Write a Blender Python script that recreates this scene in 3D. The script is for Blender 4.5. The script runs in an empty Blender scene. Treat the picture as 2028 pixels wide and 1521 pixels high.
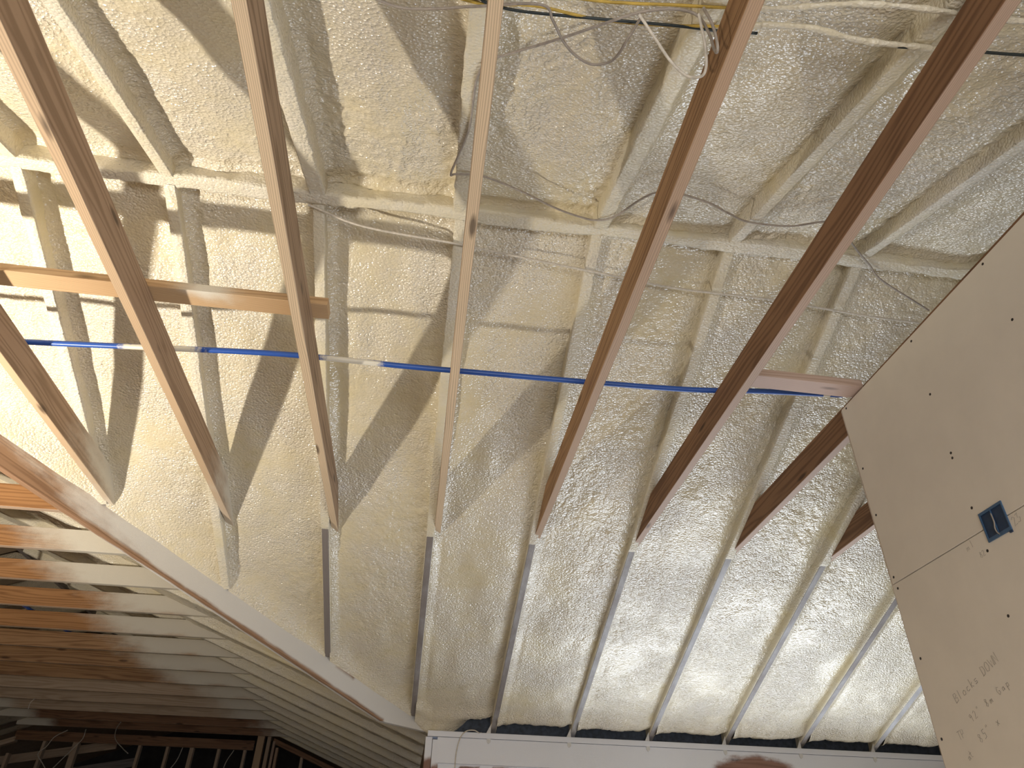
import bpy, math, random
import numpy as np
from mathutils import Vector

# ------------------------------------------------------------------ camera, light, exposure
random.seed(7)
RNG = np.random.default_rng(11)
OZ = 1.6                                   # eye height above the floor; coordinates below are relative to the eye
scn = bpy.context.scene
COL = scn.collection

cam_d = bpy.data.cameras.new('camera')
cam_d.sensor_fit = 'HORIZONTAL'
cam_d.sensor_width = 36.0
cam_d.lens = 36.0 * 1407.0 / 2028.0
cam_d.clip_start = 0.02
cam = bpy.data.objects.new('camera', cam_d)
COL.objects.link(cam)
cam.location = (0, 0, OZ)
cam.rotation_euler = (math.radians(125.41073852), math.radians(-1.3242663), math.radians(-7.53745432))
scn.camera = cam

world = bpy.data.worlds.new('overcast_sky')
scn.world = world
world.use_nodes = True
world.node_tree.nodes['Background'].inputs['Color'].default_value = (0.62, 0.76, 1.0, 1)
world.node_tree.nodes['Background'].inputs['Strength'].default_value = 1.0


def lamp(name, kind, loc, power, color, **kw):
    d = bpy.data.lights.new(name, kind)
    d.energy = power
    d.color = color
    for k, v in kw.items():
        setattr(d, k, v)
    o = bpy.data.objects.new(name, d)
    COL.objects.link(o)
    o.location = (loc[0], loc[1], loc[2] + OZ)
    return o


# halogen work light standing on the floor left of the photographer
lamp('work_light', 'SPOT', (-3.15, 1.92, -0.28), 850, (1.0, 0.93, 0.82), shadow_soft_size=0.055,
     spot_size=math.radians(164), spot_blend=1.0).rotation_euler = (math.radians(176), math.radians(-6), 0)
# daylight through the wide patio door opening under the header of the far wall
day = lamp('patio_door_daylight', 'AREA', (2.95, 6.0, -0.50), 172, (0.80, 0.885, 1.0), shape='RECTANGLE', size=3.4, size_y=2.1)
day.rotation_euler = (math.radians(-90), 0, 0)
# daylight through the windows of the near wall, behind the photographer
day2 = lamp('near_window_daylight', 'AREA', (0.6, -1.80, -0.15), 108, (0.98, 0.965, 0.95), shape='RECTANGLE', size=4.2, size_y=1.3)
day2.rotation_euler = (math.radians(90), 0, 0)

vs = scn.view_settings
vs.view_transform = 'Standard'
vs.look = 'None'
vs.exposure = 0.0
vs.gamma = 1.0
vs.use_curve_mapping = False
# light paths: a dull room, few bounces carry all of it
scn.cycles.max_bounces = 5
scn.cycles.diffuse_bounces = 3
scn.cycles.glossy_bounces = 2
scn.cycles.transmission_bounces = 0
scn.cycles.caustics_reflective = False
scn.cycles.caustics_refractive = False
scn.cycles.use_adaptive_sampling = True
scn.cycles.adaptive_threshold = 0.09

# ------------------------------------------------------------------ roof geometry constants
M = 0.377            # roof slope
RY, RZ = 2.095, 2.385  # main ridge line: y, height of the rafter undersides
WX = -3.63           # wing ridge x
SP = 0.6096          # 24 inch spacing
PLATE = 5.835        # y of the far wall
ZJ = 1.706           # underside of the ceiling ties
TH = 0.0381          # lumber thickness
RD = 0.184           # rafter depth


def fr_far(s, t, h): return (s, RY + t, RZ - M * t + h)
def fr_near(s, t, h): return (s, RY - t, RZ - M * t + h)
def fr_wr(s, t, h): return (WX + t, s, RZ - M * t + h)
def fr_wl(s, t, h): return (WX - t, s, RZ - M * t + h)


# ------------------------------------------------------------------ noise for geometry
TAB = RNG.random((256, 256)).astype(np.float32)


def vn(u, v, seed=0):
    u = u + seed * 17.31
    v = v + seed * 5.77
    iu = np.floor(u).astype(int); iv = np.floor(v).astype(int)
    fu = u - iu; fv = v - iv
    fu = fu * fu * (3 - 2 * fu); fv = fv * fv * (3 - 2 * fv)
    a = TAB[iu % 256, iv % 256]; b = TAB[(iu + 1) % 256, iv % 256]
    c = TAB[iu % 256, (iv + 1) % 256]; d = TAB[(iu + 1) % 256, (iv + 1) % 256]
    return (a * (1 - fu) + b * fu) * (1 - fv) + (c * (1 - fu) + d * fu) * fv - 0.5


# ------------------------------------------------------------------ mesh helpers
def tagged(o, label=None, cat=None, group=None, kind=None):
    if label: o['label'] = label
    if cat: o['category'] = cat
    if group: o['group'] = group
    if kind: o['kind'] = kind
    return o


def mesh(name, verts, faces, mat, parent=None, grain=None, spray=None, smooth=False, origin='centre'):
    """One mesh object; verts are given relative to the eye. Its origin is put at the middle of its base."""
    v = np.asarray(verts, dtype=np.float64).reshape(-1, 3).copy()
    v[:, 2] += OZ
    lo, hi = v.min(0), v.max(0)
    org = np.array([(lo[0] + hi[0]) / 2, (lo[1] + hi[1]) / 2, lo[2]])
    me = bpy.data.meshes.new(name)
    if isinstance(faces, np.ndarray):
        nf, nk = faces.shape
        me.vertices.add(len(v)); me.vertices.foreach_set('co', (v - org).astype(np.float32).ravel())
        me.loops.add(nf * nk); me.loops.foreach_set('vertex_index', faces.astype(np.int32).ravel())
        me.polygons.add(nf); me.polygons.foreach_set('loop_start', np.arange(0, nf * nk, nk, dtype=np.int32))
        me.update(calc_edges=True)
    else:
        me.from_pydata([tuple(p) for p in (v - org)], [], faces)
        me.update()
    if smooth:
        me.polygons.foreach_set('use_smooth', np.ones(len(me.polygons), dtype=bool))
    g = v if grain is None else np.asarray(grain, dtype=np.float64)
    at = me.attributes.new('grain', 'FLOAT_VECTOR', 'POINT'); at.data.foreach_set('vector', g.astype(np.float32).ravel())
    if spray is not None:
        sa = me.attributes.new('spray', 'FLOAT', 'POINT'); sa.data.foreach_set('value', np.asarray(spray, dtype=np.float32).ravel())
    me.materials.append(mat)
    o = bpy.data.objects.new(name, me)
    COL.objects.link(o)
    if parent is not None:
        o.parent = parent
        o.location = Vector(org) - parent.location
    else:
        o.location = org
    return o


def empty(name, loc, label=None, cat=None, group=None, kind=None):
    o = bpy.data.objects.new(name, None)
    COL.objects.link(o)
    o.empty_display_size = 0.05
    o.location = (loc[0], loc[1], loc[2] + OZ)
    return tagged(o, label, cat, group, kind)


BOXF = [(0, 3, 2, 1), (4, 5, 6, 7), (0, 1, 5, 4), (1, 2, 6, 5), (2, 3, 7, 6), (3, 0, 4, 7)]


def board(name, mat, p0, p1, wdir, hdir, w, h, parent=None, spray_fn=None, step=0.06, bev=0.0022, clip=None, wob=0.0, nh=4):
    """A sawn board from p0 to p1 (the middle of its underside), wide w along wdir and deep h along hdir.
    Eased edges, rows of vertices along it so that the overspray mask and slight warp have something to sit on."""
    p0 = np.array(p0, float); p1 = np.array(p1, float)
    wd = np.array(wdir, float); hd = np.array(hdir, float)
    L = np.linalg.norm(p1 - p0)
    n = max(2, int(L / step) + 1)
    # cross-section ring (a across, b up)
    ring = []
    hw = w / 2
    bs = [bev + (h - 2 * bev) * i / nh for i in range(nh + 1)]
    ring += [(-hw + bev, 0), (hw - bev, 0)]
    ring += [(hw, b) for b in bs]
    ring += [(hw - bev, h), (-hw + bev, h)]
    ring += [(-hw, b) for b in reversed(bs)]
    ring = np.array(ring); k = len(ring)
    off = random.random() * 40
    V = []; G = []
    s1, s2 = random.random() * 9, random.random() * 9
    for i in range(n + 1):
        f = i / n
        c = p0 + (p1 - p0) * f
        ww = wob * math.sin(f * 5 + s1) * math.sin(math.pi * f)
        for (a, b) in ring:
            V.append(c + wd * (a + ww) + hd * b)
            G.append((f * L + off, a + s1, b + s2))
    V = np.array(V); G = np.array(G)
    if clip is not None:
        V = clip(V)
    F = []
    for i in range(n):
        for j in range(k):
            F.append((i * k + j, (i + 1) * k + j, (i + 1) * k + (j + 1) % k, i * k + (j + 1) % k))
    F.append(tuple(range(k)))
    F.append(tuple(n * k + j for j in reversed(range(k))))
    sp = np.zeros(len(V)) if spray_fn is None else np.array([spray_fn(*p) for p in V])
    o = mesh(name, V, F, mat, parent, G, sp)
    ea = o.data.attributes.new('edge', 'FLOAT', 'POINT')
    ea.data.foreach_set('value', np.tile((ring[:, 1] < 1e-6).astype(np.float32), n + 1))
    return o


def boxm(name, mat, lo, hi, parent=None):
    x0, y0, z0 = lo; x1, y1, z1 = hi
    v = [(x0, y0, z0), (x1, y0, z0), (x1, y1, z0), (x0, y1, z0), (x0, y0, z1), (x1, y0, z1), (x1, y1, z1), (x0, y1, z1)]
    return mesh(name, v, BOXF, mat, parent)


def prism(name, mat, poly, up, parent=None):
    """polygon (list of 3d points) thickened by the vector up"""
    n = len(poly)
    v = [tuple(p) for p in poly] + [tuple(np.array(p) + np.array(up)) for p in poly]
    f = [tuple(range(n))[::-1], tuple(range(n, 2 * n))] + [(i, (i + 1) % n, n + (i + 1) % n, n + i) for i in range(n)]
    return mesh(name, v, f, mat, parent)


def smooth_path(pts, per=8):
    P = [np.array(p, float) for p in pts]
    P = [2 * P[0] - P[1]] + P + [2 * P[-1] - P[-2]]
    out = []
    for i in range(1, len(P) - 2):
        for j in range(per):
            t = j / per
            a, b, c, d = P[i - 1], P[i], P[i + 1], P[i + 2]
            out.append(0.5 * ((2 * b) + (c - a) * t + (2 * a - 5 * b + 4 * c - d) * t * t + (3 * b - a - 3 * c + d) * t ** 3))
    out.append(P[-2])
    return np.array(out)


def tube(name, mat, pts, r, parent=None, per=8, sides=8, flat=1.0, rad_fn=None, spray_fn=None):
    P = smooth_path(pts, per) if per > 1 else np.array(pts, float)
    n = len(P)
    T = np.gradient(P, axis=0); T /= np.linalg.norm(T, axis=1)[:, None] + 1e-9
    nrm = np.cross(T[0], (0.13, 0.2, 1.0)); nrm /= np.linalg.norm(nrm)
    V = []; G = []; S = []
    acc = 0
    for i in range(n):
        nrm = nrm - T[i] * np.dot(nrm, T[i]); nrm /= np.linalg.norm(nrm) + 1e-9
        bn = np.cross(T[i], nrm)
        rr = r if rad_fn is None else r * rad_fn(i / (n - 1))
        if i: acc += np.linalg.norm(P[i] - P[i - 1])
        for j in range(sides):
            a = 2 * math.pi * j / sides
            q = P[i] + rr * (math.cos(a) * nrm + flat * math.sin(a) * bn)
            V.append(q); G.append((acc, math.cos(a) * .01, math.sin(a) * .01))
            S.append(0 if spray_fn is None else spray_fn(i / (n - 1), j / sides))
    F = [(i * sides + j, (i + 1) * sides + j, (i + 1) * sides + (j + 1) % sides, i * sides + (j + 1) % sides) for i in range(n - 1) for j in range(sides)]
    F += [tuple(range(sides))[::-1], tuple((n - 1) * sides + j for j in range(sides))]
    return mesh(name, V, F, mat, parent, G, S, smooth=True)


# ------------------------------------------------------------------ materials
def new_mat(name):
    m = bpy.data.materials.new(name)
    m.use_nodes = True
    nt = m.node_tree
    return m, nt, nt.nodes['Principled BSDF']


def N(nt, kind, **kw):
    n = nt.nodes.new(kind)
    for k, v in kw.items():
        setattr(n, k, v)
    return n


def math_n(nt, op, a, b=None, clamp=False):
    n = N(nt, 'ShaderNodeMath', operation=op)
    n.use_clamp = clamp
    for i, x in enumerate((a, b)):
        if x is None: continue
        if isinstance(x, (int, float)): n.inputs[i].default_value = x
        else: nt.links.new(x, n.inputs[i])
    return n.outputs[0]


def ramp(nt, fac, stops):
    r = N(nt, 'ShaderNodeValToRGB')
    cr = r.color_ramp
    while len(cr.elements) < len(stops): cr.elements.new(0.5)
    for e, (p, c) in zip(cr.elements, stops):
        e.position = p; e.color = (*c, 1)
    nt.links.new(fac, r.inputs[0])
    return r.outputs[0]


def noise(nt, vec, scale, detail=3, rough=0.55, dist=0.0):
    n = N(nt, 'ShaderNodeTexNoise')
    n.inputs['Scale'].default_value = scale; n.inputs['Detail'].default_value = detail
    n.inputs['Roughness'].default_value = rough; n.inputs['Distortion'].default_value = dist
    nt.links.new(vec, n.inputs['Vector'])
    return n.outputs['Fac']


def mapping(nt, vec, scale):
    m = N(nt, 'ShaderNodeMapping')
    m.inputs['Scale'].default_value = scale
    nt.links.new(vec, m.inputs['Vector'])
    return m.outputs[0]


FOAM_C = (0.69, 0.61, 0.455)


def mix(nt, fac, a, b):
    n = N(nt, 'ShaderNodeMix', data_type='RGBA')
    if isinstance(fac, (int, float)): n.inputs[0].default_value = fac
    else: nt.links.new(fac, n.inputs[0])
    for x, i in ((a, 6), (b, 7)):
        if isinstance(x, tuple): n.inputs[i].default_value = (*x, 1)
        else: nt.links.new(x, n.inputs[i])
    return n.outputs[2]


def wood_mat(name, light, dark, ring=150.0, contrast=1.0, rough=0.62, spray_col=(0.64, 0.585, 0.48), knots=True, spray_soft=0.42, edge=None):
    m, nt, b = new_mat(name)
    at = N(nt, 'ShaderNodeAttribute', attribute_name='grain')
    vec = at.outputs['Vector']
    # long, slightly wandering growth rings
    w = noise(nt, mapping(nt, vec, (0.8, 11, 11)), 1.0, 2)
    sep = N(nt, 'ShaderNodeSeparateXYZ'); nt.links.new(vec, sep.inputs[0])
    yy = math_n(nt, 'ADD', sep.outputs[1], math_n(nt, 'MULTIPLY', sep.outputs[2], 0.20))
    ph = math_n(nt, 'ADD', math_n(nt, 'MULTIPLY', yy, ring), math_n(nt, 'MULTIPLY', w, 7.0))
    sn = math_n(nt, 'SINE', math_n(nt, 'MULTIPLY', ph, 6.2832))
    sn = math_n(nt, 'POWER', math_n(nt, 'ADD', math_n(nt, 'MULTIPLY', sn, 0.5), 0.5), 2.2)
    fib = noise(nt, mapping(nt, vec, (3.0, 260, 260)), 1.0, 3, 0.6)
    blot = noise(nt, mapping(nt, vec, (1.6, 6, 6)), 1.0, 3)
    f = math_n(nt, 'ADD', math_n(nt, 'MULTIPLY', sn, 0.60 * contrast), math_n(nt, 'MULTIPLY', fib, 0.35))
    f = math_n(nt, 'ADD', f, math_n(nt, 'MULTIPLY', math_n(nt, 'SUBTRACT', blot, 0.5), 0.55), clamp=True)
    col = ramp(nt, f, [(0.0, light), (1.0, dark)])
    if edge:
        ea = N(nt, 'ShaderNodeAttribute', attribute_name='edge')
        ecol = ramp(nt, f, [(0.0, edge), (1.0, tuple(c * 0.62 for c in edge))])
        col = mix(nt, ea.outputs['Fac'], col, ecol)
    if knots:
        vo = N(nt, 'ShaderNodeTexVoronoi'); vo.inputs['Scale'].default_value = 1.0
        nt.links.new(mapping(nt, vec, (2.1, 9, 9)), vo.inputs['Vector'])
        kf = ramp(nt, vo.outputs['Distance'], [(0.0, (1, 1, 1)), (0.06, (1, 1, 1)), (0.13, (0, 0, 0)), (1.0, (0, 0, 0))])
        col = mix(nt, math_n(nt, 'MULTIPLY', kf, 0.8), col, tuple(c * 0.35 for c in dark))
    # overspray of foam dust: mask per vertex, ragged by noise
    sa = N(nt, 'ShaderNodeAttribute', attribute_name='spray')
    n1 = noise(nt, mapping(nt, vec, (5, 11, 11)), 1.0, 3, 0.6); n2 = noise(nt, vec, 420.0, 1, 0.6)
    sm = math_n(nt, 'ADD', sa.outputs['Fac'], math_n(nt, 'MULTIPLY', math_n(nt, 'SUBTRACT', n1, 0.5), 0.75))
    sm = math_n(nt, 'ADD', sm, math_n(nt, 'MULTIPLY', math_n(nt, 'SUBTRACT', n2, 0.5), 0.35))
    mr = N(nt, 'ShaderNodeMapRange'); mr.interpolation_type = 'SMOOTHSTEP'
    mr.inputs['From Min'].default_value = 0.5 - spray_soft; mr.inputs['From Max'].default_value = 0.5 + spray_soft
    nt.links.new(sm, mr.inputs['Value'])
    # nothing where the mask is zero
    gate = math_n(nt, 'MULTIPLY', math_n(nt, 'MULTIPLY', sa.outputs['Fac'], 8.0, clamp=True), mr.outputs[0])
    col = mix(nt, gate, col, spray_col)
    nt.links.new(col, b.inputs['Base Color'])
    b.inputs['Roughness'].default_value = rough
    b.inputs['Specular IOR Level'].default_value = 0.3
    bp = N(nt, 'ShaderNodeBump'); bp.inputs['Distance'].default_value = 0.0012; bp.inputs['Strength'].default_value = 0.5
    hgt = math_n(nt, 'ADD', math_n(nt, 'MULTIPLY', fib, -0.6), math_n(nt, 'MULTIPLY', math_n(nt, 'MULTIPLY', gate, n2), 1.6))
    nt.links.new(hgt, bp.inputs['Height'])
    nt.links.new(bp.outputs[0], b.inputs['Normal'])
    return m


def foam_mat(name, col=FOAM_C, rough=0.36, bump=1.0, spec=0.5, coat=0.15):
    m, nt, b = new_mat(name)
    at = N(nt, 'ShaderNodeAttribute', attribute_name='grain')
    vec = at.outputs['Vector']
    big = noise(nt, vec, 2.3, 4, 0.6)
    mid = noise(nt, vec, 14.0, 4, 0.65)
    mm = math_n(nt, 'ADD', math_n(nt, 'MULTIPLY', big, 0.7), math_n(nt, 'MULTIPLY', mid, 0.3))
    yel = (col[0] * 0.97, col[1] * 0.93, col[2] * 0.76)
    pal = (min(1, col[0] * 1.02), min(1, col[1] * 1.04), min(1, col[2] * 1.16))
    c = ramp(nt, mm, [(0.30, yel), (0.52, col), (0.72, pal)])
    nt.links.new(c, b.inputs['Base Color'])
    rr = ramp(nt, mid, [(0.3, (rough - .08,) * 3), (0.7, (rough + .14,) * 3)])
    nt.links.new(rr, b.inputs['Roughness'])
    b.inputs['Specular IOR Level'].default_value = spec
    b.inputs['Coat Weight'].default_value = coat
    b.inputs['Coat IOR'].default_value = 1.7
    b.inputs['Coat Roughness'].default_value = 0.12
    vo = N(nt, 'ShaderNodeTexVoronoi'); vo.inputs['Scale'].default_value = 98.0
    nt.links.new(mapping(nt, vec, (0.82, 1.1, 1.0)), vo.inputs['Vector'])
    fine = noise(nt, vec, 120.0, 1, 0.6)
    amt = ramp(nt, big, [(0.38, (0.4,) * 3), (0.60, (1.1,) * 3)])
    d2 = math_n(nt, 'MULTIPLY', vo.outputs['Distance'], vo.outputs['Distance'])
    h = math_n(nt, 'ADD', math_n(nt, 'MULTIPLY', d2, -1.1), math_n(nt, 'MULTIPLY', fine, 0.6))
    h = math_n(nt, 'MULTIPLY', h, amt)
    bp = N(nt, 'ShaderNodeBump'); bp.inputs['Distance'].default_value = 0.0060 * bump; bp.inputs['Strength'].default_value = 0.85
    nt.links.new(h, bp.inputs['Height'])
    nt.links.new(bp.outputs[0], b.inputs['Normal'])
    nt.links.new(bp.outputs[0], b.inputs['Coat Normal'])
    return m


def plain_mat(name, col, rough=0.6, spec=0.3, var=0.12, scale=20.0, bump=0.0, metal=0.0):
    m, nt, b = new_mat(name)
    at = N(nt, 'ShaderNodeAttribute', attribute_name='grain')
    n = noise(nt, at.outputs['Vector'], scale, 4, 0.6)
    lo = tuple(c * (1 - var) for c in col); hi = tuple(min(1, c * (1 + var)) for c in col)
    nt.links.new(ramp(nt, n, [(0.3, lo), (0.7, hi)]), b.inputs['Base Color'])
    b.inputs['Roughness'].default_value = rough
    b.inputs['Specular IOR Level'].default_value = spec
    b.inputs['Metallic'].default_value = metal
    if bump:
        bp = N(nt, 'ShaderNodeBump'); bp.inputs['Distance'].default_value = bump
        nt.links.new(n, bp.inputs['Height']); nt.links.new(bp.outputs[0], b.inputs['Normal'])
    return m


def sprayed_plain(name, col, spray_col, rough=0.4):
    """smooth plastic with ragged foam overspray driven by the spray mask"""
    m, nt, b = new_mat(name)
    at = N(nt, 'ShaderNodeAttribute', attribute_name='grain')
    sa = N(nt, 'ShaderNodeAttribute', attribute_name='spray')
    n1 = noise(nt, at.outputs['Vector'], 60.0, 3)
    sm = math_n(nt, 'ADD', sa.outputs['Fac'], math_n(nt, 'MULTIPLY', math_n(nt, 'SUBTRACT', n1, 0.5), 0.5))
    mr = N(nt, 'ShaderNodeMapRange'); mr.inputs['From Min'].default_value = 0.4; mr.inputs['From Max'].default_value = 0.6
    nt.links.new(sm, mr.inputs['Value'])
    nt.links.new(mix(nt, mr.outputs[0], col, spray_col), b.inputs['Base Color'])
    b.inputs['Roughness'].default_value = rough
    return m


MT = {
    'foam': foam_mat('spray_foam', FOAM_C, 0.30, 1.0, 0.5, 0.75),
    'foam_coat': foam_mat('foam_coating', (0.69, 0.62, 0.475), 0.45, 0.7, 0.4),
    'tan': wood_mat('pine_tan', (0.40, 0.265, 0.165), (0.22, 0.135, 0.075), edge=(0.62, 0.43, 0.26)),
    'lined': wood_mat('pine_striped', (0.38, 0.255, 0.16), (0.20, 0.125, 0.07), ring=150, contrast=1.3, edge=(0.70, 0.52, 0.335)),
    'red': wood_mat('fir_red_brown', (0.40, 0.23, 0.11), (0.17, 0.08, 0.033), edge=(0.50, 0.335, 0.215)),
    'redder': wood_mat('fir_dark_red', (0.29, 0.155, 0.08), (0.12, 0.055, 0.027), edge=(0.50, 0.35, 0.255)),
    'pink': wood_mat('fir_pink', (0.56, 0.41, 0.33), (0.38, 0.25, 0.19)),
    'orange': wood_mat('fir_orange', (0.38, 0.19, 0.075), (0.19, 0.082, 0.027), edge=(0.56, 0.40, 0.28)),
    'gold': wood_mat('pine_golden', (0.58, 0.39, 0.215), (0.34, 0.20, 0.095)),
    'pale': wood_mat('pine_pale', (0.54, 0.41, 0.29), (0.36, 0.25, 0.16)),
    'rafter': wood_mat('weathered_rafter', (0.27, 0.235, 0.21), (0.13, 0.105, 0.095), spray_col=(0.62, 0.62, 0.63), knots=False),
    'beam': wood_mat('valley_beam', (0.36, 0.215, 0.125), (0.18, 0.095, 0.05), spray_col=(0.70, 0.67, 0.62), spray_soft=0.34),
    'header': wood_mat('header', (0.33, 0.19, 0.14), (0.19, 0.1, 0.07), spray_col=(0.84, 0.85, 0.89), spray_soft=0.2),
    'deck': plain_mat('roof_sheathing', (0.34, 0.24, 0.15), 0.8),
    'drywall': plain_mat('drywall_paper', (0.82, 0.735, 0.615), 0.85, 0.2, 0.03, 6.0),
    'drywall_edge': plain_mat('drywall_core', (0.62, 0.52, 0.42), 0.9, 0.1, 0.1, 80),
    'pencil': plain_mat('pencil_graphite', (0.36, 0.31, 0.26), 0.6),
    'screw': plain_mat('black_screw', (0.03, 0.022, 0.018), 0.5, 0.4),
    'bluebox': plain_mat('blue_plastic', (0.055, 0.12, 0.22), 0.4, 0.5, 0.1, 40),
    'bluepipe': sprayed_plain('blue_pex', (0.022, 0.085, 0.36), (0.74, 0.69, 0.57), 0.35),
    'cable': plain_mat('grey_cable', (0.33, 0.28, 0.23), 0.5, 0.4, 0.2, 60),
    'cable_light': plain_mat('pale_cable', (0.60, 0.54, 0.45), 0.55, 0.4, 0.2, 60),
    'yellow': plain_mat('yellow_cable', (0.50, 0.33, 0.055), 0.5, 0.4, 0.2, 40),
    'black': plain_mat('black_cable', (0.012, 0.02, 0.02), 0.4, 0.5, 0.2, 40),
    'wrap': plain_mat('dark_housewrap', (0.045, 0.056, 0.075), 0.6, 0.4, 0.4, 30, 0.004),
    'metal': plain_mat('sprayed_galvanised_clip', (0.70, 0.68, 0.64), 0.55, 0.4, 0.1, 90),
    'concrete': plain_mat('subfloor_boards', (0.34, 0.29, 0.235), 0.75, 0.3, 0.15, 5),
    'wallboard': plain_mat('interior_wall', (0.26, 0.20, 0.15), 0.85, 0.2, 0.08, 3),
    'darkroom': plain_mat('unlit_loft_boards', (0.05, 0.045, 0.04), 0.9, 0.1, 0.2, 8),  # near-black colour stands in for the lack of light beyond the studs
}

# ------------------------------------------------------------------ the setting
def struct(o):
    o['kind'] = 'structure'
    return o

H = 0.20      # sheathing sits above the rafters
UP = (0, 0, 0.02)


def zr(t): return RZ - M * t + H


XL, XR = -8.0, 6.6
YN = RY - (PLATE - RY)            # near plate
YE = 12.0                         # wing end wall
WR = WX + (PLATE - RY)            # wing right plate x (0.11)
WL = WX - (PLATE - RY)
T1 = PLATE - RY + 0.25
struct(prism('ceiling', MT['deck'], [(XL, RY, zr(0)), (XR, RY, zr(0)), (XR, RY - T1, zr(T1)), (XL, RY - T1, zr(T1))], UP))
cf = struct(prism('ceiling', MT['deck'], [(WX, RY, zr(0)), (XR, RY, zr(0)), (XR, RY + T1, zr(T1)), (WX + T1, RY + T1, zr(T1))], UP))
struct(prism('ceiling', MT['deck'], [(XL, RY, zr(0)), (WX, RY, zr(0)), (WX - T1, RY + T1, zr(T1)), (XL, RY + T1, zr(T1))], UP))
cw = struct(prism('ceiling', MT['deck'], [(WX, RY, zr(0)), (WX, 15.5, zr(0)), (WX + T1, 15.5, zr(T1)), (WX + T1, RY + T1, zr(T1))], UP))
struct(prism('ceiling', MT['deck'], [(WX, RY, zr(0)), (WX, 15.5, zr(0)), (WX - T1, 15.5, zr(T1)), (WX - T1, RY + T1, zr(T1))], UP))
ceil_near = bpy.data.objects['ceiling']
FL = -1.6
struct(boxm('floor', MT['concrete'], (XL - .2, YN - .2, FL - .1), (XR + .2, 15.7, FL)))
PT = 0.945                         # top of the wall plates
# far wall of the room: pieces either side of the patio opening (x 1.2..4.75)
struct(boxm('wall_far', MT['wallboard'], (WR + 0.10, PLATE, FL), (1.20, PLATE + .14, 0.50)))
struct(boxm('wall_far', MT['wallboard'], (4.75, PLATE, FL), (XR, PLATE + .14, 0.50)))
struct(boxm('wall_near', MT['wallboard'], (XL, YN - .14, FL), (-1.5, YN, PT)))
struct(boxm('wall_near', MT['wallboard'], (2.7, YN - .14, FL), (XR, YN, PT)))
struct(boxm('wall_near', MT['wallboard'], (-1.5, YN - .14, FL), (2.7, YN, -0.80)))
struct(boxm('wall_near', MT['wallboard'], (-1.5, YN - .14, 0.50), (2.7, YN, PT)))
struct(boxm('wall_left', MT['wallboard'], (XL - .14, YN - .14, FL), (XL, PLATE + .2, zr(0))))
struct(boxm('wall_right', MT['wallboard'], (XR, YN - .14, FL), (XR + .14, PLATE + .2, zr(0))))
struct(boxm('wall_wing_right', MT['wallboard'], (WR, PLATE + .15, FL), (WR + .14, 15.5, PT - .02)))
struct(boxm('wall_wing_left', MT['wallboard'], (WL - .14, PLATE, FL), (WL, 15.5, PT - .02)))
struct(boxm('wall_far_left', MT['wallboard'], (XL, PLATE, FL), (WL - .14, PLATE + .14, PT - .02)))
struct(boxm('wall_loft_back', MT['darkroom'], (WL - .2, 15.5, FL), (WR + .3, 15.6, zr(0))))

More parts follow.
